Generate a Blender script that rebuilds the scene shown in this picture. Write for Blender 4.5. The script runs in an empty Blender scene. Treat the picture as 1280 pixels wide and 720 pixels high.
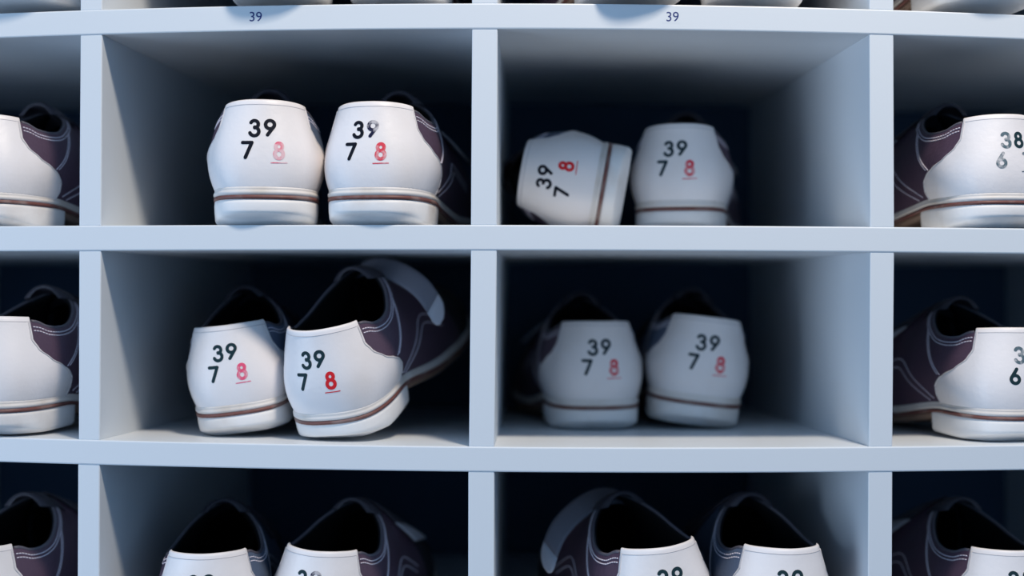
import bpy, bmesh, math, random
from mathutils import Vector, Matrix, noise
random.seed(4)
sc = bpy.context.scene
COL = sc.collection

# ------------------------------------------------------------------ scale
P = 0.00054            # metres per picture pixel in the plane of the rack's front
D = 0.77               # camera distance to that plane
VX, VY = 660.0, 360.0  # where the depth lines run to
H0 = 1.20              # eye height
DEPTH = 0.42
def wx(px): return (px - VX) * P
def wz(py): return H0 + (VY - py) * P

# ------------------------------------------------------------------ materials
def new_mat(name):
    m = bpy.data.materials.new(name); m.use_nodes = True
    nt = m.node_tree
    return m, nt, nt.nodes['Principled BSDF']
def mat(name, col, rough=0.5, spec=0.5, bump=0.0, bscale=200.0, var=0.0, vscale=30.0, var_col=None, coat=0.0):
    m, nt, b = new_mat(name)
    b.inputs['Base Color'].default_value = (*col, 1)
    b.inputs['Roughness'].default_value = rough
    b.inputs['Specular IOR Level'].default_value = spec
    if coat: b.inputs['Coat Weight'].default_value = coat
    tc = nt.nodes.new('ShaderNodeTexCoord')
    if var > 0:
        n = nt.nodes.new('ShaderNodeTexNoise'); n.inputs['Scale'].default_value = vscale
        n.inputs['Detail'].default_value = 5
        oi = nt.nodes.new('ShaderNodeObjectInfo')
        ad = nt.nodes.new('ShaderNodeVectorMath'); ad.operation = 'ADD'
        nt.links.new(tc.outputs['Object'], ad.inputs[0])
        nt.links.new(oi.outputs['Location'], ad.inputs[1])
        nt.links.new(ad.outputs[0], n.inputs['Vector'])
        r = nt.nodes.new('ShaderNodeValToRGB')
        r.color_ramp.elements[0].position = 0.49; r.color_ramp.elements[0].color = (*col, 1)
        vc = var_col or tuple(c * .7 for c in col)
        mixc = tuple(col[i] * (1 - var) + vc[i] * var for i in range(3))
        r.color_ramp.elements[1].position = 0.68; r.color_ramp.elements[1].color = (*mixc, 1)
        nt.links.new(n.outputs['Fac'], r.inputs['Fac'])
        nt.links.new(r.outputs['Color'], b.inputs['Base Color'])
    if bump > 0:
        n = nt.nodes.new('ShaderNodeTexNoise'); n.inputs['Scale'].default_value = bscale
        n.inputs['Detail'].default_value = 3
        nt.links.new(tc.outputs['Object'], n.inputs['Vector'])
        bp = nt.nodes.new('ShaderNodeBump'); bp.inputs['Strength'].default_value = bump
        bp.inputs['Distance'].default_value = 0.001
        nt.links.new(n.outputs['Fac'], bp.inputs['Height'])
        nt.links.new(bp.outputs['Normal'], b.inputs['Normal'])
    return m
M = {}
M['board'] = mat('white_laminate', (.70, .745, .79), .42, .4, .04, 900, .10, 6, (.66, .70, .76))
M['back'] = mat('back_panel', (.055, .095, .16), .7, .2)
M['white'] = mat('white_leather', (.84, .80, .80), .42, .45, .18, 260, .35, 16, (.66, .60, .56))
M['purple'] = mat('aubergine_leather', (.080, .048, .078), .40, .45, .35, 420)
M['slate'] = mat('slate_blue_leather', (.10, .135, .21), .40, .45, .35, 420)
M['vamp'] = mat('dark_vamp', (.018, .018, .024), .45, .4, .3, 420)
M['lining'] = mat('black_lining', (.007, .008, .010), .9, .1, .3, 900)
M['insole'] = mat('insole', (.012, .013, .016), .9, .1)
M['binding'] = mat('binding', (.10, .095, .12), .5, .4)
M['edge'] = mat('counter_piping', (.60, .575, .59), .5, .4)
M['rand'] = mat('midsole_rubber', (.74, .70, .67), .5, .4, .1, 300, .5, 30, (.50, .42, .34))
M['stripe'] = mat('brown_stripe', (.17, .065, .055), .5, .4, 0, 1, .8, 50, (.30, .22, .20))
M['heel'] = mat('heel_rubber', (.85, .83, .82), .5, .4, .12, 260, .5, 22, (.58, .50, .44))
M['outsole'] = mat('outsole', (.24, .16, .12), .6, .3, .2, 400)
M['thread'] = mat('thread', (.80, .76, .86), .7, .2)
M['strap'] = mat('strap_leather', (.040, .038, .052), .5, .3, .3, 500)
M['strapgrey'] = mat('strap_grey', (.20, .20, .24), .7, .2, .5, 700)
M['tab'] = mat('strap_tab', (.48, .48, .53), .6, .3, .4, 600)
def ink(name, col, worn=0.0):
    m, nt, b = new_mat(name)
    b.inputs['Roughness'].default_value = .6; b.inputs['Specular IOR Level'].default_value = .12
    b.inputs['Base Color'].default_value = (*col, 1)
    if worn:
        tc = nt.nodes.new('ShaderNodeTexCoord')
        n = nt.nodes.new('ShaderNodeTexNoise'); n.inputs['Scale'].default_value = 220
        n.inputs['Detail'].default_value = 4
        r = nt.nodes.new('ShaderNodeValToRGB')
        r.color_ramp.elements[0].position = .60 - worn * .35; r.color_ramp.elements[0].color = (*col, 1)
        wc = tuple(col[i] * .35 + (.78, .74, .75)[i] * .65 for i in range(3))
        r.color_ramp.elements[1].position = .75 - worn * .3; r.color_ramp.elements[1].color = (*wc, 1)
        nt.links.new(tc.outputs['Object'], n.inputs['Vector'])
        nt.links.new(n.outputs['Fac'], r.inputs['Fac'])
        nt.links.new(r.outputs['Color'], b.inputs['Base Color'])
    return m
M['ink'] = ink('black_ink', (.006, .008, .016))
M['ink_worn'] = ink('worn_black_ink', (.010, .012, .045), .55)
M['ink_teal'] = ink('teal_black_ink', (.012, .035, .045))
M['ink_grey'] = ink('faded_grey_ink', (.10, .15, .18), .35)
M['red'] = ink('red_ink', (.72, .022, .030))
M['red_soft'] = ink('soft_red_ink', (.70, .06, .09), .35)
M['pink'] = ink('pink_ink', (.80, .10, .20), .3)
M['pink_worn'] = ink('worn_pink_ink', (.78, .09, .17), .75)
M['label'] = mat('label_tape', (.80, .82, .84), .35, .5)
M['label_ink'] = mat('label_ink', (.012, .03, .17), .5)
M['floor'] = mat('vinyl_floor', (.16, .17, .19), .5, .4, .05, 60, .4, 3)
M['wall'] = mat('wall_paint', (.42, .45, .50), .8, .2, .05, 200)

# ------------------------------------------------------------------ mesh helpers
def link(name, me, material=None, parent=None):
    o = bpy.data.objects.new(name, me); COL.objects.link(o)
    if material is not None and not me.materials: me.materials.append(material)
    if parent: o.parent = parent
    return o
def mesh(name, verts, faces, smooth=True, material=None):
    me = bpy.data.meshes.new(name)
    me.from_pydata([tuple(v) for v in verts], [], faces)
    bm = bmesh.new(); bm.from_mesh(me)
    bmesh.ops.remove_doubles(bm, verts=bm.verts, dist=1e-6)
    bmesh.ops.recalc_face_normals(bm, faces=bm.faces)
    bm.to_mesh(me); bm.free()
    if smooth:
        for p in me.polygons: p.use_smooth = True
    if material is not None: me.materials.append(material)
    return me
def thing(name, label, cat, group=None):
    o = bpy.data.objects.new(name, None); COL.objects.link(o)
    o.empty_display_size = .02
    o['label'] = label; o['category'] = cat
    if group: o['group'] = group
    return o

# ------------------------------------------------------------------ the shoe's surface (right foot, +x = outer side, mm)
OUT = [(0,0),(14,1.5),(25,8),(31,20),(33.5,36),(33.5,55),(32,80),(34,110),(37.5,140),(41.5,170),(43,195),(41,220),(34,245),(21,262),(4,269)]
INN = [(0,0),(-14,1.5),(-25,8),(-31,20),(-33.5,36),(-32.5,55),(-28,80),(-25,110),(-28.5,140),(-34,170),(-37,195),(-36.5,220),(-31,245),(-16,262),(4,269)]
TOP = [(0,4,84.5),(13,7.5,84.5),(23,17,84),(27.5,30,83),(31,39,79),(33,54,78),(31,71,81),(24,90,90),(13,104,98),(0,112,102),(0,140,92),(0,175,74),(0,210,60),(0,243,48),(4,262,34)]
K1 = [6,7,8,9,10,10,10,9,7,5,4,4,4,4,3]
HH1 = [22,22,22,22,22,22,22,22,22,22,22,20,18,16,10]
K2 = [3,4,5.5,7,8,8,8,10,14,22,30,30,28,20,6]
HH2 = [-24,-24,-24,-24,-22,-20,-18,-16,-12,-6,-2,-2,-2,-2,-1]
N = 14
def cr(tab, u):
    """Catmull-Rom through a table; u in 0..1; mirrored at 0 by the caller's own data"""
    f = max(0.0, min(1.0, u)) * N
    i = min(int(f), N - 1); t = f - i
    def g(k):
        if k < 0: return None
        return tab[min(k, N)]
    p1, p2 = g(i), g(i + 1); p0, p3 = g(i - 1), g(i + 2)
    def one(a, b, c, d):
        return .5 * ((2*b) + (-a + c)*t + (2*a - 5*b + 4*c - d)*t*t + (-a + 3*b - 3*c + d)*t*t*t)
    if isinstance(p1, tuple):
        if p0 is None: p0 = (-p2[0],) + tuple(p2[1:])
        return [one(p0[k], p1[k], p2[k], p3[k]) for k in range(len(p1))]
    if p0 is None: p0 = p2
    return one(p0, p1, p2, p3)
def sm(a, b, x):
    t = max(0, min(1, (x - a) / (b - a))); return t*t*(3 - 2*t)
def zs(y):
    return 24 - 12*sm(55, 150, y) + 7*sm(215, 272, y)
def base(u):
    a = abs(u)
    x, y = cr(OUT if u >= 0 else INN, a)
    return x, y
def base_n(u):
    e = .004
    u0, u1 = max(-1, u - e), min(1, u + e)
    a, b = base(u0), base(u1)
    tx, ty = b[0]-a[0], b[1]-a[1]
    if u1 - u0 < 1.9*e:               # at the toe tip
        return (0.0, 1.0)
    l = math.hypot(tx, ty) or 1
    return (ty/l, -tx/l)              # outward
def S0(u, v):
    a = abs(u); s = 1 if u >= 0 else -1
    bx, by = base(u)
    tx, ty, tz = cr(TOP, a)
    if u < 0:
        tx = -tx if a < 12.5/14 else tx
    n = base_n(u)
    if a > .97: n = (0, 1)
    k1, h1, k2, h2 = cr(K1, a), cr(HH1, a), cr(K2, a), cr(HH2, a)
    B = Vector((bx, by, zs(by) - 1.5))
    T = Vector((tx, ty, tz))
    nn = Vector((n[0], n[1], 0))
    C1 = B + nn*k1 + Vector((0, 0, h1))
    C2 = T + nn*k2 + Vector((0, 0, h2))
    w = 1 - v
    return B*w**3 + C1*3*w*w*v + C2*3*w*v*v + T*v**3
def nrm(u, v):
    e = .01
    u = max(-.985, min(.985, u))
    a = S0(u + e, v) - S0(u - e, v)
    v0, v1 = max(0, v - e), min(1, v + e)
    b = S0(u, v1) - S0(u, v0)
    n = a.cross(b)
    if n.length < 1e-9: return Vector((0, 0, 1))
    return n.normalized()
def S(u, v, off=0.0):
    p = S0(u, v)
    return p + nrm(u, v)*off if off else p
def lerp_tab(tab, x):
    for (a, fa), (b, fb) in zip(tab, tab[1:]):
        if x <= b:
            t = (x - a)/(b - a); t = t*t*(3-2*t)*.5 + t*.5
            return fa + (fb - fa)*t
    return tab[-1][1]
CE = [(0,.378),(.12,.388),(.25,.384),(.36,.362),(.45,.325),(.54,.270),(.64,.215),(.76,.188),(1,.182)]
def cedge(v): return lerp_tab(CE, v)

def params(n, edge=.02):
    """0..1 with two tight rows at each end"""
    return [0, edge*.5, edge] + [edge + (1 - 2*edge)*i/n for i in range(1, n)] + [1 - edge, 1 - edge*.5, 1]
def shell(ulo, uhi, vlo, vhi, oo, oi, nu, nv, eu=.02, ev=.02):
    """a panel of leather: outer skin at oo, inner at oi, with rounded rims. vlo/vhi functions of u-fraction."""
    fu, fv = params(nu, eu), params(nv, ev)
    NU, NV = len(fu), len(fv)
    vs, fs = [], []
    def edge_drop(i, n):
        k = min(i, n - 1 - i)
        return [1.0, .35, 0][k] if k < 3 else 0
    for lay in (0, 1):
        for j, b in enumerate(fv):
            for i, a in enumerate(fu):
                v = vlo(a) + (vhi(a) - vlo(a))*b
                u = ulo(v) + (uhi(v) - ulo(v))*a
                dr = max(edge_drop(i, NU), edge_drop(j, NV))
                mid = (oo + oi)/2
                off = (oo + (mid - oo)*dr) if lay == 0 else (oi + (mid - oi)*dr)
                vs.append(S(u, v, off))
    G = lambda l, j, i: l*NU*NV + j*NU + i
    for l in (0, 1):
        for j in range(NV-1):
            for i in range(NU-1):
                fs.append((G(l,j,i), G(l,j,i+1), G(l,j+1,i+1), G(l,j+1,i)))
    return vs, fs                       # rims coincide at mid offset (doubles merged)
def strip_on(path, w, off):
    """tube-like raised ribbon along (u,v) samples"""
    pts = [S(u, v, off) for u, v in path]
    ns = [nrm(u, v) for u, v in path]
    return tube(pts, w)
def tube(pts, r, seg=6, closed=False):
    vs, fs = [], []
    n = len(pts)
    for i, p in enumerate(pts):
        a = pts[(i - 1) % n] if (i > 0 or closed) else p
        b = pts[(i + 1) % n] if (i < n - 1 or closed) else p
        t = (Vector(b) - Vector(a)).normalized()
        up = Vector((0, 0, 1)) if abs(t.z) < .9 else Vector((1, 0, 0))
        s = t.cross(up).normalized(); q = s.cross(t)
        rr = r(i/(n-1)) if callable(r) else r
        for k in range(seg):
            an = 2*math.pi*k/seg
            vs.append(Vector(p) + s*rr*math.cos(an) + q*rr*math.sin(an))
    for i in range(n if closed else n - 1):
        for k in range(seg):
            a = i*seg + k; b = i*seg + (k+1) % seg
            c = ((i+1) % n)*seg + (k+1) % seg; d = ((i+1) % n)*seg + k
            fs.append((a, b, c, d))
    if not closed:
        fs.append(tuple(range(seg))[::-1]); fs.append(tuple((n-1)*seg + k for k in range(seg)))
    return vs, fs
def join(parts):
    vs, fs = [], []
    for v, f in parts:
        o = len(vs); vs += list(v); fs += [tuple(i + o for i in q) for q in f]
    return vs, fs
def dashes(path, gap_at=2.6, ln=1.9, r=.42, off=.5):
    """running stitch along a (u,v) path"""
    pts = [(S(u, v), (u, v)) for u, v in path]
    out = []; acc = 0; cur = []
    tot = 0
    seg = [(0, path[0])]
    for a, b in zip(pts, pts[1:]):
        tot += (b[0] - a[0]).length; seg.append((tot, b[1]))
    def at(s):
        for (s0, p0), (s1, p1) in zip(seg, seg[1:]):
            if s <= s1:
                t = (s - s0)/max(1e-9, s1 - s0)
                return (p0[0] + (p1[0]-p0[0])*t, p0[1] + (p1[1]-p0[1])*t)
        return seg[-1][1]
    s = 0
    while s + ln < tot:
        q = [S(*at(s + ln*k/2), off) for k in range(3)]
        out.append(tube(q, r, 4)); s += gap_at
    return join(out)
# sole
U_ALL = None
def us(n): return [i/n for i in range(n + 1)]
def loft_outline(levels, ulim=1.0, n=56, cap_top=True, cap_bot=True, front_open=False):
    """levels: list of (offset_fn(u), z_fn(x,y,u)); both sides of the footprint, bridged caps"""
    ring = [ulim*i/n for i in range(-n, n + 1)]
    vs, fs = [], []
    L = len(ring)
    for off, zf in levels:
        for u in ring:
            x, y = base(u); nx, ny = base_n(u)
            o = off(u); X, Y = x + nx*o, y + ny*o
            vs.append(Vector((X, Y, zf(Y, u))))
    for l in range(len(levels) - 1):
        for i in range(L - 1):
            fs.append((l*L+i, l*L+i+1, (l+1)*L+i+1, (l+1)*L+i))
        fs.append((l*L+L-1, l*L, (l+1)*L, (l+1)*L+L-1))     # across the front
    for l, do in ((0, cap_bot), (len(levels)-1, cap_top)):
        if do:
            o = l*L
            for i in range(n):
                a, b, c, d = o+i, o+i+1, o+L-2-i, o+L-1-i
                fs.append((a, b, c, d) if b != c else (a, b, d))
    return vs, fs
HB = .415     # heel block reaches this far along the footprint
def make_sole():
    rand = loft_outline([(lambda u: .4, lambda y, u: zs(y)-4.9), (lambda u: 1.8, lambda y, u: zs(y)-4.5), (lambda u: 2.7, lambda y, u: zs(y)-3.2),
                         (lambda u: 2.6, lambda y, u: zs(y)-1.8), (lambda u: 1.7, lambda y, u: zs(y)-1.1), (lambda u: 2.0, lambda y, u: zs(y)-.4),
                         (lambda u: 1.8, lambda y, u: zs(y)+.9), (lambda u: .4, lambda y, u: zs(y)+1.6)])
    stripe = loft_outline([(lambda u: 1.2, lambda y, u: zs(y)-7.2), (lambda u: 2.5, lambda y, u: zs(y)-7.1), (lambda u: 2.5, lambda y, u: zs(y)-4.7), (lambda u: .6, lambda y, u: zs(y)-4.6)])
    def cham(u):                       # the worn back edge of the heel
        return max(0.0, 1 - (abs(u)/.27)**2)**1.0
    heel = loft_outline([(lambda u: -3.0 - 13*cham(u), lambda y, u: 0), (lambda u: -.8 - 12.5*cham(u), lambda y, u: .2),
                         (lambda u: .7 - 1.2*cham(u), lambda y, u: 1.6 + 5.4*cham(u)), (lambda u: 1.5, lambda y, u: 3.2 + 4.6*cham(u)), (lambda u: 2.0, lambda y, u: 9.5),
                         (lambda u: 2.1, lambda y, u: 14), (lambda u: 1.9, lambda y, u: 16.4), (lambda u: .8, lambda y, u: 17.0)], ulim=HB)
    # outsole: forward of the heel block
    n = 40; ring = [HB - .02 + (1 - HB + .02)*i/n for i in range(n + 1)]
    vs, fs = [], []
    for off, dz in ((-1.5, -12.4), (.2, -11.6), (1.0, -9.5), (1.0, -7.2), (-.5, -7.0)):
        for sgn in (1, -1):
            for u in ring:
                x, y = base(sgn*u); nx, ny = base_n(sgn*u)
                X, Y = x + nx*off, y + ny*off
                z = zs(Y) + dz
                if dz < -9: z = max(z, .1)
                vs.append(Vector((X, Y, z)))
    L = 2*(n + 1)
    for l in range(4):
        for s in range(2):
            for i in range(n):
                a = l*L + s*(n+1) + i
                fs.append((a, a+1, a+1+L, a+L))
        fs.append((l*L, l*L+n+1, (l+1)*L+n+1, (l+1)*L))
    for l in (0, 4):
        for i in range(n):
            a = l*L + i
            fs.append((a, a+1, a+1+n+1, a+n+1))
    return rand, stripe, heel, (vs, fs)

def ribbon(center, wdir, thick, nw=5, sag=0.0):
    """a flexible band: centre points, width vectors (half), thickness"""
    vs, fs = [], []
    n = len(center)
    for i, c in enumerate(center):
        a = center[max(0, i-1)]; b = center[min(n-1, i+1)]
        t = (b - a).normalized(); w = wdir[i]
        nn = t.cross(w).normalized()
        for j in range(nw):
            f = -1 + 2*j/(nw-1)
            rr = 1 - .5*abs(f)**4
            vs.append(c + w*f + nn*(thick*.5*rr)); 
        for j in range(nw - 1, -1, -1):
            f = -1 + 2*j/(nw-1)
            rr = 1 - .5*abs(f)**4
            vs.append(c + w*f - nn*(thick*.5*rr))
    k = 2*nw
    for i in range(n - 1):
        for j in range(k):
            fs.append((i*k+j, i*k+(j+1) % k, (i+1)*k+(j+1) % k, (i+1)*k+j))
    fs.append(tuple(range(k))[::-1]); fs.append(tuple((n-1)*k + j for j in range(k)))
    return vs, fs
def cr3(pts, n):
    out = []
    m = len(pts) - 1
    for i in range(n + 1):
        f = m*i/n; k = min(int(f), m-1); t = f - k
        p0, p1, p2, p3 = pts[max(0,k-1)], pts[k], pts[k+1], pts[min(m,k+2)]
        out.append(Vector([.5*((2*p1[c]) + (-p0[c]+p2[c])*t + (2*p0[c]-5*p1[c]+4*p2[c]-p3[c])*t*t + (-p0[c]+3*p1[c]-3*p2[c]+p3[c])*t**3) for c in range(3)]))
    return out

# ---- digits drawn as round-ended strokes (unit height 1)
def arc(cx, cy, rx, ry, a0, a1, n=18):
    return [(cx + rx*math.cos(math.radians(a0 + (a1-a0)*i/n)), cy + ry*math.sin(math.radians(a0 + (a1-a0)*i/n))) for i in range(n+1)]
def seg(a, b, n=8): return [(a[0] + (b[0]-a[0])*i/n, a[1] + (b[1]-a[1])*i/n) for i in range(n+1)]
GL = {
 '3': [arc(.30,.715,.215,.215,155,-85), arc(.29,.285,.255,.255,85,-160)],
 '9': [arc(.32,.68,.245,.245,0,360,26), seg((.545,.585),(.19,.07))],
 '6': [arc(.30,.30,.245,.245,0,360,26), seg((.075,.40),(.43,.93))],
 '7': [seg((.04,.93),(.56,.93)), seg((.56,.93),(.20,.07),10)],
 '8': [arc(.31,.725,.185,.20,0,360,24), arc(.31,.285,.235,.245,0,360,26)],
 '_': [seg((-.12,-.22),(.76,-.20),12)],
}
def stroke(pts, w):
    """2D polygon strip with round caps -> verts (2D), faces"""
    vs, fs = [], []
    n = len(pts)
    closed = math.hypot(pts[0][0]-pts[-1][0], pts[0][1]-pts[-1][1]) < 1e-6
    for i, p in enumerate(pts):
        a = pts[i-1] if i > 0 else (pts[-2] if closed else p)
        b = pts[i+1] if i < n-1 else (pts[1] if closed else p)
        tx, ty = b[0]-a[0], b[1]-a[1]; l = math.hypot(tx, ty) or 1
        nx, ny = -ty/l*w/2, tx/l*w/2
        vs += [(p[0]+nx, p[1]+ny), (p[0], p[1]), (p[0]-nx, p[1]-ny)]
    for i in range(n-1):
        o = 3*i
        fs += [(o, o+3, o+4, o+1), (o+1, o+4, o+5, o+2)]
    if not closed:
        for i, sg in ((0, -1), (n-1, 1)):
            a = pts[max(0, i-1)]; b = pts[min(n-1, i+1)]
            th = math.atan2(b[1]-a[1], b[0]-a[0]) + (0 if sg > 0 else math.pi)
            c = len(vs); vs.append(pts[i])
            m = 6
            for k in range(m+1):
                an = th - math.pi/2 + math.pi*k/m
                vs.append((pts[i][0] + w/2*math.cos(an), pts[i][1] + w/2*math.sin(an)))
            for k in range(m): fs.append((c, c+1+k, c+2+k))
    return vs, fs
def text2d(s, x, y, h, wt=.205, adv=.70):
    out = []
    for ch in s:
        if ch == '_':
            out += [stroke([(x + a*h, y + b*h) for a, b in g], .06*h) for g in GL[ch]]
            continue
        for g in GL[ch]:
            out.append(stroke([(x + a*h, y + b*h) for a, b in g], wt*h))
        x += adv*h
    return join(out)

# surface lookup: (arc length from the heel's middle, height) -> (u, v)
_rows = {}
def locate(s, z, sgn_all=1):
    key = round(z*4)
    if key not in _rows:
        zz = key/4
        row = []
        for i in range(-24, 25):
            u = i*.014
            lo, hi = 0.0, 1.0
            for _ in range(14):
                m = (lo+hi)/2
                if S0(u, m).z < zz: lo = m
                else: hi = m
            row.append((u, (lo+hi)/2, S0(u, (lo+hi)/2)))
        arcs = [0]*49
        for i in range(25, 49): arcs[i] = arcs[i-1] + (row[i][2]-row[i-1][2]).length
        for i in range(23, -1, -1): arcs[i] = arcs[i+1] - (row[i][2]-row[i+1][2]).length
        _rows[key] = (row, arcs)
    row, arcs = _rows[key]
    for i in range(48):
        if arcs[i] <= s <= arcs[i+1]:
            t = (s-arcs[i])/(arcs[i+1]-arcs[i])
            u = row[i][0] + (row[i+1][0]-row[i][0])*t
            break
    else:
        u = row[0][0] if s < 0 else row[-1][0]
    # refine v at the exact height
    lo, hi = 0.0, 1.0
    for _ in range(16):
        m = (lo+hi)/2
        if S0(u, m).z < z: lo = m
        else: hi = m
    return u, (lo+hi)/2
def on_heel(geo, mirror):
    vs, fs = geo
    out = []
    for x, z in vs:
        u, v = locate(-x if mirror else x, z)
        p = S(u, v, 1.16)
        if mirror: p.x = -p.x
        out.append(p)
    return out, fs

# ------------------------------------------------------------------ cached shoe parts
CACHE = {}
def fin(key, geo, material, mirror, premirrored=False, smooth=True):
    k = (key, mirror, material.name)
    if k not in CACHE:
        vs, fs = geo() if callable(geo) else geo
        vs = [Vector(v)*.001 for v in vs]
        if mirror and not premirrored:
            vs = [Vector((-v.x, v.y, v.z)) for v in vs]
        CACHE[k] = mesh(key, vs, fs, smooth, material)
    return CACHE[k]
RAND, STRIPE, HEEL, OUTS = make_sole()
QF = .705
def g_counter():
    return shell(lambda v: -cedge(v), lambda v: cedge(v), lambda a: 0, lambda a: 1.0, 1.0, -1.4, 44, 26, .012, .02)
def g_counter_edge(s):
    # piping that follows the counter's side edge
    pa = [(s*(cedge(i/40)-.012), i/40) for i in range(1, 39)]
    return tube([S(u, v, 1.0) for u, v in pa], .55, 6)
def g_top_seam():
    pa = [(u, .945) for u in [-.175 + .35*i/40 for i in range(41)]]
    return tube([S(u, v, .95) for u, v in pa], .32, 5)
def g_quarter(s):
    if s > 0:
        return shell(lambda v: cedge(v) - .03, lambda v: QF, lambda a: 0, lambda a: .955, .35, -1.4, 34, 18)
    return shell(lambda v: -QF, lambda v: -cedge(v) + .03, lambda a: 0, lambda a: .955, .35, -1.4, 34, 18)
def g_vamp():
    a = shell(lambda v: .69, lambda v: .998, lambda a: 0, lambda a: 1.0, -.2, -1.6, 24, 18)
    b = shell(lambda v: -.998, lambda v: -.69, lambda a: 0, lambda a: 1.0, -.2, -1.6, 24, 18)
    return join([a, b])
def g_lining():
    return shell(lambda v: -.655, lambda v: .655, lambda a: .0, lambda a: .975, -1.5, -3.6, 60, 12)
def g_insole():
    n = 40; ring = [i/n*.97 for i in range(-n, n+1)]
    vs, fs = [], []
    for z in (1.0, 3.0):
        for u in ring:
            x, y = base(u); nx, ny = base_n(u)
            vs.append(Vector((x - nx*1.5, y - ny*1.5, zs(y) + z)))
    L = len(ring)
    for l in (0, 1):
        for i in range(n):
            a, b, c, d = l*L+i, l*L+i+1, l*L+L-2-i, l*L+L-1-i
            fs.append((a, b, c, d) if b != c else (a, b, d))
    for i in range(L-1): fs.append((i, i+1, L+i+1, L+i))
    return vs, fs
def g_binding():
    pa = []
    for i in range(61):
        u = -.64 + 1.28*i/60
        if abs(u) > .178: pa.append((u, .957))
    a = [p for p in pa if p[0] < 0]; b = [p for p in pa if p[0] > 0]
    return join([tube([S(u, v, -.6) for u, v in a], 1.25, 8), tube([S(u, v, -.6) for u, v in b], 1.25, 8)])
def sp(pts, n=40):
    q = cr3([Vector((a, b, 0)) for a, b in pts], n); return [(p.x, p.y) for p in q]
def g_stitch(s, which):
    col1 = [(s*(.192 + .44*i/50), .895) for i in range(51)]
    col2 = [(s*(.193 + .44*i/50), .855) for i in range(51)]
    d1 = [(s*a, b) for a, b in sp([(.345, .42), (.40, .60), (.46, .80), (.475, .86)])]
    d2 = [(s*(a + .013), b) for a, b in sp([(.345, .42), (.40, .60), (.46, .80), (.475, .86)])]
    e1 = [(s*a, b) for a, b in sp([(.40, .08), (.47, .30), (.54, .44), (.60, .44), (.66, .30)])]
    e2 = [(s*a, b) for a, b in sp([(.42, .06), (.485, .26), (.545, .38), (.59, .38), (.645, .26)])]
    return dashes((col1, col2, d1, d2, e1, e2)[which])
def g_tongue():
    c = [Vector((0, 128, 92)), Vector((0, 116, 98.5)), Vector((0, 106, 102.5)), Vector((0, 97, 104.5)), Vector((0, 91, 105.5))]
    c = cr3(c, 12)
    vs, fs = [], []
    nw = 11
    for i, p in enumerate(c):
        W = 16 + 3*math.sin(i/12*math.pi) - (4 if i == 12 else 0)
        for lay in (1.8, -1.8):
            for j in range(nw):
                f = -1 + 2*j/(nw-1)
                e = 1 - abs(f)**6
                vs.append(p + Vector((W*f, 0, -9*f*f + lay*(.25 + .75*e)*(.4 if i == 12 else 1))))
    k = 2*nw
    G = lambda i, l, j: i*k + l*nw + j
    for i in range(12):
        for l in (0, 1):
            for j in range(nw-1): fs.append((G(i,l,j), G(i,l,j+1), G(i+1,l,j+1), G(i+1,l,j)))
        fs.append((G(i,0,0), G(i+1,0,0), G(i+1,1,0), G(i,1,0)))
        fs.append((G(i,0,nw-1), G(i+1,0,nw-1), G(i+1,1,nw-1), G(i,1,nw-1)))
    for i in (0, 12):
        for j in range(nw-1): fs.append((G(i,0,j), G(i,0,j+1), G(i,1,j+1), G(i,1,j)))
    return vs, fs
def strap_path():
    L = []
    for i in range(9): L.append((-1, .50 + .5*i/8, 2.2))
    for i in range(1, 10): L.append((1, 1 - .5*i/9, 2.2 + max(0, i-6)*1.8))
    return L
def strap_geo(i0, i1):
    U0, U1 = .668, .742
    L = strap_path(); c, w = [], []
    for s, v, off in L[i0:i1]:
        uu = (U0 + U1)/2
        p0, p1 = S(s*U0, v, off), S(s*U1, v, off)
        if v > .93:                    # over the middle both sides agree
            q0, q1 = S(-s*U0, v, off), S(-s*U1, v, off)
            t = (v - .93)/.07*.5
            m0 = Vector((p0.x, p0.y, max(p0.z, p0.z))); p0 = m0
        c.append((p0 + p1)/2); w.append((p1 - p0)/2)
    return ribbon(c, w, 2.2, 7)
OPEN = [Vector((-12, 130, 94)), Vector((0, 127, 97.5)), Vector((17, 119, 97)), Vector((35, 110, 91)), Vector((50, 101, 82)), Vector((60, 95, 68)), Vector((64, 92, 58))]
def open_geo(a, b):
    c = cr3(OPEN, 24)
    w = [Vector((2, 9.5, 4.5))*(1.0 if i < 22 else (.86 if i == 22 else (.66 if i == 23 else .38))) for i in range(25)]
    return ribbon(c[a:b], w[a:b], 2.0, 7)

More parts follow.
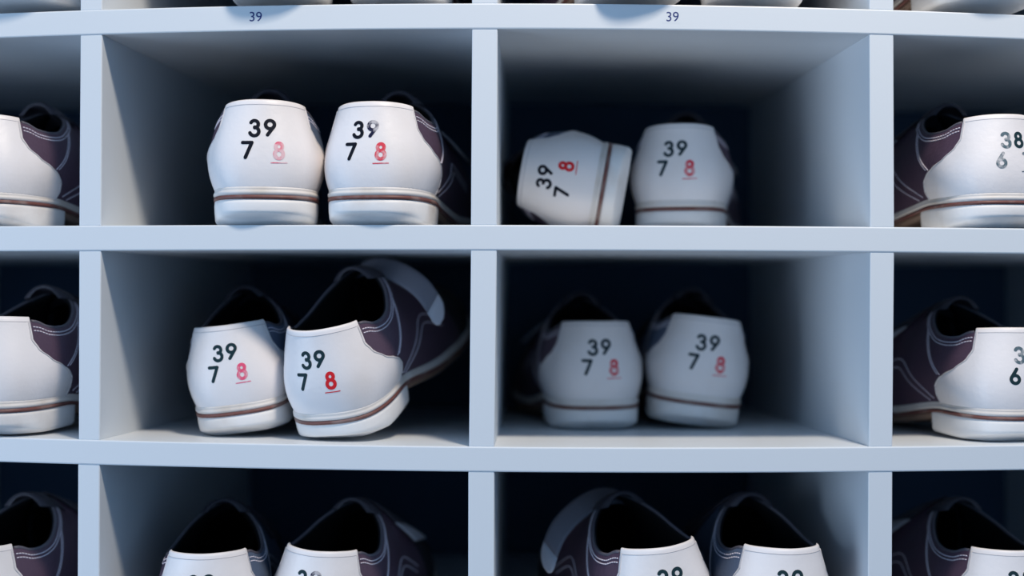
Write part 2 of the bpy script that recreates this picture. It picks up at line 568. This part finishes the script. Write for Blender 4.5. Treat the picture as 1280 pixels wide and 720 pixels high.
BLACK = {'39': 'ink'}
def make_shoe(foot, label, px, dep, yaw=0, pitch=0, roll=0, row=1, nums=('39', '7', '8'),
              inks=('ink', 'ink', 'red'), strap='closed', scale=1.0, group=None, dx=0, lift=0.0):
    mir = foot == 'L'
    t = thing('bowling_shoe', label, 'shoe', group)
    def part(name, key, geo, m, parent=t, pre=False):
        return link(name, fin(key, geo, M[m], mir, pre), None, parent)
    hb = part('heel_block', 'heel_block', HEEL, 'heel')
    part('outsole', 'outsole', OUTS, 'outsole')
    part('welt_stripe', 'welt_stripe', STRIPE, 'stripe')
    part('midsole', 'midsole', RAND, 'rand')
    co = part('heel_counter', 'heel_counter', g_counter, 'white')
    for s in (1, -1): part('piping', 'piping%d' % s, lambda s=s: g_counter_edge(s), 'edge', co)
    part('top_seam', 'top_seam', g_top_seam, 'edge', co)
    HH = 11.6
    if len(inks) == 3: inks = (inks[0],) + tuple(inks)
    txt = ((nums[0][0], -9.6, 58.5), (nums[0][1], -9.6 + .84*HH, 58.8), (nums[1], -14.2, 43.4), (nums[2] + '_', 6.2, 43.4))
    for k, ((s, x, z), inkn) in enumerate(zip(txt, inks)):
        def geo(s=s, x=x, z=z):
            g = text2d(s[0], x, z, HH)
            if s.endswith('_'): g = join([g, text2d('_', x, z, HH)])
            return on_heel(g, mir)
        part('printed_size', 'printed_size_%d%s' % (k, s), geo, inkn, co, True)
    oq = part('quarter', 'quarter_o', lambda: g_quarter(1), 'purple'); oq['label'] = 'aubergine leather outer quarter'
    iq = part('quarter', 'quarter_i', lambda: g_quarter(-1), 'slate'); iq['label'] = 'slate blue leather inner quarter'
    for k in range(6):
        part('stitching', 'stitch_o%d' % k, lambda k=k: g_stitch(1, k), 'thread', oq)
        part('stitching', 'stitch_i%d' % k, lambda k=k: g_stitch(-1, k), 'thread', iq)
    part('vamp', 'vamp', g_vamp, 'vamp')
    part('lining', 'lining', g_lining, 'lining')
    part('insole', 'insole', g_insole, 'insole')
    part('collar_binding', 'binding', g_binding, 'binding')
    part('tongue', 'tongue', g_tongue, 'strap')
    if strap == 'closed':
        st = part('strap', 'strap', lambda: strap_geo(0, 15), 'strap')
        part('strap_tab', 'strap_tab', lambda: strap_geo(14, 18), 'tab', st)
    elif strap == 'open':
        st = part('strap', 'strap_open', lambda: open_geo(0, 20), 'strapgrey')
        part('strap_tab', 'strap_tab_open', lambda: open_geo(19, 25), 'tab', st)
    # ---- put it down on its board
    X = wx(px)*(D + dep)/D + dx*.001
    R = Matrix.Rotation(math.radians(yaw), 4, 'Z') @ Matrix.Rotation(math.radians(pitch), 4, 'X') @ Matrix.Rotation(math.radians(roll), 4, 'Y') @ Matrix.Scale(scale, 4)
    lo = 1e9
    for ch in t.children:
        if ch.name.split('.')[0] in ('lining', 'insole'): continue
        for v in ch.data.vertices:
            w = R @ v.co
            yy = w.y + dep
            lo = min(lo, w.z - top_z(row, w.x + X, max(0, yy)))
    t.matrix_world = Matrix.Translation((X, dep, -lo + .0003 + lift)) @ R
    return t

# ------------------------------------------------------------------ the rack
def par(x, c, x0, w, k): return c + k*((x - x0)/w)**2
BOARDS = [   # (top edge in px, bottom edge in px, rise of the back in m)
    (lambda x: -273, lambda x: -241, .017),
    (lambda x: par(x, 4, 615, 650, 14), lambda x: par(x, 36, 615, 650, 12.5), .017),
    (lambda x: par(x, 281, 480, 800, 4.5), lambda x: par(x, 312.6, 480, 800, 4.5), .0),
    (lambda x: par(x, 559.5, 850, 750, -10), lambda x: par(x, 591, 850, 750, -10.5), -.017),
    (lambda x: 843, lambda x: 875, -.017),
    (lambda x: 1113, lambda x: 1145, -.0),
    (lambda x: 1390, lambda x: 1422, .0),
    (lambda x: 1667, lambda x: 1699, .0),
    (lambda x: 1944, lambda x: 1976, .0),
]
XL, XR = -892, 2110
def clampx(x): return max(-60, min(1340, x))
def board_z(i, which, px, y):
    f = BOARDS[i][which]
    return wz(f(clampx(px))) + BOARDS[i][2]*max(0, y)/DEPTH
def top_z(row, X, y):
    """row r stands on board r+1"""
    return board_z(row + 1, 0, X/P + VX, y)
rack = thing('shoe_rack', 'white laminate pigeonhole rack filling the whole picture, holding pairs of bowling shoes', 'shoe rack')
rack.location = (0, 0, 0)
def bev(o, w=.0009):
    m = o.modifiers.new('bevel', 'BEVEL'); m.width = w; m.segments = 2; m.limit_method = 'ANGLE'; m.angle_limit = math.radians(50)
for i in range(len(BOARDS)):
    n = 60; vs, fs = [], []
    for k in range(n + 1):
        px = XL + (XR - XL)*k/n
        x = wx(px)
        vs += [(x, 0, board_z(i, 0, px, 0)), (x, DEPTH, board_z(i, 0, px, DEPTH)), (x, DEPTH, board_z(i, 1, px, DEPTH)), (x, 0, board_z(i, 1, px, 0))]
    for k in range(n):
        for j in range(4):
            a = 4*k + j; b = 4*k + (j+1) % 4
            fs.append((a, b, b+4, a+4))
    fs.append((3, 2, 1, 0)); fs.append(tuple(4*n + j for j in range(4)))
    o = link('shelf_board', mesh('shelf_board', vs, fs, False, M['board']), None, rack)
    bev(o)
DIV = {  # column edge -> (left px, right px) at the top of each row 0..3 ; leaning a touch
    0: [(101, 129), (100, 127.3), (98.4, 126), (97, 124.3), (96, 123.3)],
    1: [(591, 623), (590, 622), (588.6, 621), (585.4, 618), (585, 617.5)],
    2: [(1088, 1118), (1087.2, 1117.4), (1088.2, 1118.2), (1085.8, 1116), (1085, 1115)],
    -1: [(-391, -362)]*5, -2: [(-882, -852)]*5, 3: [(1582, 1613)]*5, 4: [(2075, 2106)]*5,
}
for row in range(len(BOARDS) - 1):
    for k, tab in DIV.items():
        a = tab[min(row, 4)]; b = tab[min(row + 1, 4)]
        if row == 2: b = (b[0] + .8, b[1])
        vs = []
        for y in (.0006, DEPTH - .001):
            for (l, r), bi, wh in ((a, row, 1), (b, row + 1, 0)):
                for px in (l, r):
                    vs.append((wx(px), y, board_z(bi, wh, px, y) + (.0002 if wh == 1 else -.0002)))
        # order: y0 topL topR botL botR , y1 ...
        fs = [(0,1,3,2), (4,6,7,5), (0,2,6,4), (1,5,7,3), (0,4,5,1), (2,3,7,6)]
        o = link('divider_panel', mesh('divider_panel', vs, fs, False, M['board']), None, rack)
        bev(o, .0007)
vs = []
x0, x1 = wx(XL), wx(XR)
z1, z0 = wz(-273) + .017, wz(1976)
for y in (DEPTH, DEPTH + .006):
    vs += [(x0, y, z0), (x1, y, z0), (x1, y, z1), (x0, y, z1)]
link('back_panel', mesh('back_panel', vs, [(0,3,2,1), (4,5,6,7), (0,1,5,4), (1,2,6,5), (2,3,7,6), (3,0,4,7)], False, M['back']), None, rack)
# plinth to the ground
vs = []
for y in (.02, DEPTH - .01):
    vs += [(x0 + .01, y, 0), (x1 - .01, y, 0), (x1 - .01, y, z0), (x0 + .01, y, z0)]
link('plinth', mesh('plinth', vs, [(0,3,2,1), (4,5,6,7), (0,1,5,4), (1,2,6,5), (2,3,7,6), (3,0,4,7)], False, M['board']), None, rack)

# ------------------------------------------------------------------ size labels on board A
def label(px, py, s, text, group=None):
    t = thing('shelf_label', text, 'label', group)
    w, h = 22*P, 8.0*P
    t.location = (wx(px), 0, wz(py))
    g = 12*P
    vs = []
    for y in (-.00004, .0003):
        vs += [(-g, y, -.62*g), (g, y, -.62*g), (g, y, .62*g), (-g, y, .62*g)]
    link('tape', mesh('tape', vs, [(0,3,2,1), (4,5,6,7), (0,1,5,4), (1,2,6,5), (2,3,7,6), (3,0,4,7)], False, M['board']), None, t)
    cu = bpy.data.curves.new('txt', 'FONT'); cu.body = s; cu.size = 17.0*P; cu.align_x = 'CENTER'; cu.align_y = 'CENTER'
    cu.offset = .00002
    tmp = bpy.data.objects.new('txt', cu); COL.objects.link(tmp)
    dg = bpy.context.evaluated_depsgraph_get()
    me = bpy.data.meshes.new_from_object(tmp.evaluated_get(dg))
    bpy.data.objects.remove(tmp)
    me.transform(Matrix.Rotation(math.pi/2, 4, 'X'))
    me.transform(Matrix.Translation((0, -.00010, 0)))
    me.materials.clear(); me.materials.append(M['label_ink'])
    link('printed_number', me, None, t)
label(319.5, 21.5, '39', 'small label reading 39 in blue on the shelf edge, left of the centre divider')
label(840.5, 21.5, '39', 'small label reading 39 in blue on the shelf edge, right of the centre divider')
label(1288, 32.5, '38', 'small pale label on the top shelf edge, cut by the right border of the photo')

# ------------------------------------------------------------------ shoes
T = ('ink_teal', 'ink_teal', 'red_soft')
G = {r: 'bowling shoes in the %s row of pigeonholes' % n for r, n in enumerate(('top', 'upper middle', 'lower middle', 'bottom'))}
SH = [
 # row 0: only the soles reach into the picture
 dict(foot='R', px=19, dep=-.014, yaw=8, row=0, label='white heel sole in the top left corner of the photo, overhanging the shelf'),
 dict(foot='L', px=340, dep=-.017, yaw=4, row=0, label='white heel sole overhanging the top shelf directly above the left 39 label'),
 dict(foot='R', px=489, dep=.0, yaw=-2, row=0, label='white heel sole on the top shelf, just left of the centre divider'),
 dict(foot='L', px=813, dep=-.017, yaw=11, row=0, label='white heel sole overhanging the top shelf above the right 39 label'),
 dict(foot='R', px=952, dep=-.003, yaw=-2, row=0, label='white heel sole on the top shelf between the right 39 label and the right divider'),
 dict(foot='L', px=1262, dep=-.012, yaw=6, row=0, label='shoe sole with dark stitched side in the top right corner of the photo'),
 # row 1
 dict(foot='R', px=-40, dep=.004, yaw=-8, row=1, scale=.91, label='white-heeled shoe cut by the left border, upper middle row, purple stitched side'),
 dict(foot='L', px=330, dep=-.004, yaw=10, row=1, inks=('ink', 'ink', 'ink', 'pink_worn'), label='upright shoe marked 39 7 with a half-worn pink 8, left in the upper left hole'),
 dict(foot='R', px=459, dep=-.004, yaw=-7, row=1, scale=.985, inks=('ink', 'ink_worn', 'ink', 'red_soft'), label='shoe marked 39 7 8 turned rightwards, right one in the upper left hole'),
 dict(foot='L', px=783, dep=.083, yaw=-3, pitch=3.5, roll=-80, row=1, scale=.96, label='shoe lying tipped on its side with sideways numbers, upper right hole'),
 dict(foot='R', px=846, dep=.105, yaw=-12, row=1, inks=T, label='upright shoe marked 39 standing right of the tipped shoe'),
 dict(foot='L', px=1267, dep=.0, yaw=9, row=1, scale=.91, nums=('38', '6', '7'), inks=('ink_grey', 'ink_teal', 'ink_grey', 'ink_grey'), label='shoe marked 38 and 6 by the right border, upper of the two'),
 # row 2
 dict(foot='R', px=-31, dep=-.004, yaw=-6, row=2, scale=.96, label='white-heeled shoe cut by the left border, lower middle row'),
 dict(foot='L', px=298, dep=.034, yaw=3, pitch=5, roll=-7, row=2, scale=.94, inks=('ink_teal', 'ink_teal', 'pink'), label='tilted shoe marked 39 7 with a pink 8, left in the lower left hole'),
 dict(foot='R', px=415, dep=.024, yaw=-13, pitch=16, roll=-5, scale=.985, row=2, inks=('ink_teal', 'ink_teal', 'red'), strap='open', label='shoe with bright red 8 and toe raised, right in the lower left hole'),
 dict(foot='L', px=751, dep=.128, yaw=7, row=2, scale=1.03, inks=T, label='blurred upright shoe marked 39, left of the pair in the lower right hole'),
 dict(foot='R', px=874, dep=.130, yaw=2, roll=7, row=2, scale=1.04, inks=T, label='blurred shoe leaning right, right of the pair in the lower right hole'),
 dict(foot='L', px=1284, dep=.012, yaw=9, row=2, scale=.94, nums=('38', '6', '7'), inks=('ink_grey', 'ink_teal', 'ink_grey'), label='shoe marked 3 and 6 by the right border, lower of the two'),
 # row 3
 dict(foot='R', px=-55, dep=.0, yaw=-4, row=3, label='purple side of a shoe in the bottom left corner of the photo'),
 dict(foot='L', px=253, dep=-.006, yaw=6, row=3, scale=.97, inks=('ink_teal', 'ink_teal', 'red'), label='open-topped shoe with slate inner side, left in the bottom left hole'),
 dict(foot='R', px=380, dep=.008, yaw=-9, roll=4, row=3, scale=.95, inks=('ink_teal', 'ink_worn', 'ink_teal', 'red'), label='shoe with purple stitched side, right in the bottom left hole'),
 dict(foot='L', px=852, dep=-.004, yaw=14, roll=-6, row=3, inks=T, strap='open', label='shoe with grey strap flung open, left in the bottom right hole'),
 dict(foot='R', px=988, dep=-.002, yaw=6, roll=1, row=3, inks=T, label='shoe with slate stitched inner side, right in the bottom right hole'),
 dict(foot='L', px=1278, dep=.01, yaw=5, row=3, scale=.96, nums=('38', '6', '7'), inks=('ink_teal', 'ink_teal', 'ink_grey'), label='shoe in the bottom right corner of the photo showing the top of a 3'),
]
for s in SH: make_shoe(group=G[s['row']], **s)

# ------------------------------------------------------------------ the room around it
def plane(name, pts, m):
    o = link(name, mesh(name, pts, [(0,1,2,3)], False, M[m])); o['kind'] = 'structure'; return o
plane('floor', [(-4, -5, 0), (4, -5, 0), (4, DEPTH + .05, 0), (-4, DEPTH + .05, 0)], 'floor')
plane('wall_back', [(-4, DEPTH + .05, 0), (4, DEPTH + .05, 0), (4, DEPTH + .05, 3), (-4, DEPTH + .05, 3)], 'wall')

# ------------------------------------------------------------------ light
w = bpy.data.worlds.new('world'); sc.world = w; w.use_nodes = True
bg = w.node_tree.nodes['Background']
bg.inputs['Color'].default_value = (.32, .59, .96, 1); bg.inputs['Strength'].default_value = .56
def area(name, loc, target, size, power, col, sy=None):
    l = bpy.data.lights.new(name, 'AREA'); l.size = size; l.energy = power; l.color = col
    if sy: l.shape = 'RECTANGLE'; l.size_y = sy
    o = bpy.data.objects.new(name, l); COL.objects.link(o)
    o.location = loc
    o.rotation_euler = (Vector(target) - Vector(loc)).to_track_quat('-Z', 'Y').to_euler()
    return o
area('ceiling_spot', (.31, -.70, H0 + 1.20), (.05, 0, H0), .16, 19.5, (1.0, .87, .72))
area('added_blue_fill', (-1.45, -.80, H0 - .30), (0, .1, H0), 1.0, 13, (.60, .77, 1.0))  # added fill with no fixture behind it, lifts divider faces and cell ceilings

# ------------------------------------------------------------------ camera
cam = bpy.data.cameras.new('camera'); co = bpy.data.objects.new('camera', cam); COL.objects.link(co)
co.location = (0, -D, H0); co.rotation_euler = (math.pi/2, 0, 0)
cam.sensor_width = 36; cam.lens = 36*D/(1280*P)
cam.shift_x = (640 - VX)/1280; cam.shift_y = 0
cam.clip_start = .02
cam.dof.use_dof = True; cam.dof.focus_distance = D + .004; cam.dof.aperture_fstop = 2.1
sc.camera = co

sc.cycles.diffuse_bounces = 4
sc.view_settings.view_transform = 'Standard'; sc.view_settings.look = 'None'
sc.view_settings.exposure = 0; sc.view_settings.gamma = 1; sc.view_settings.use_curve_mapping = False
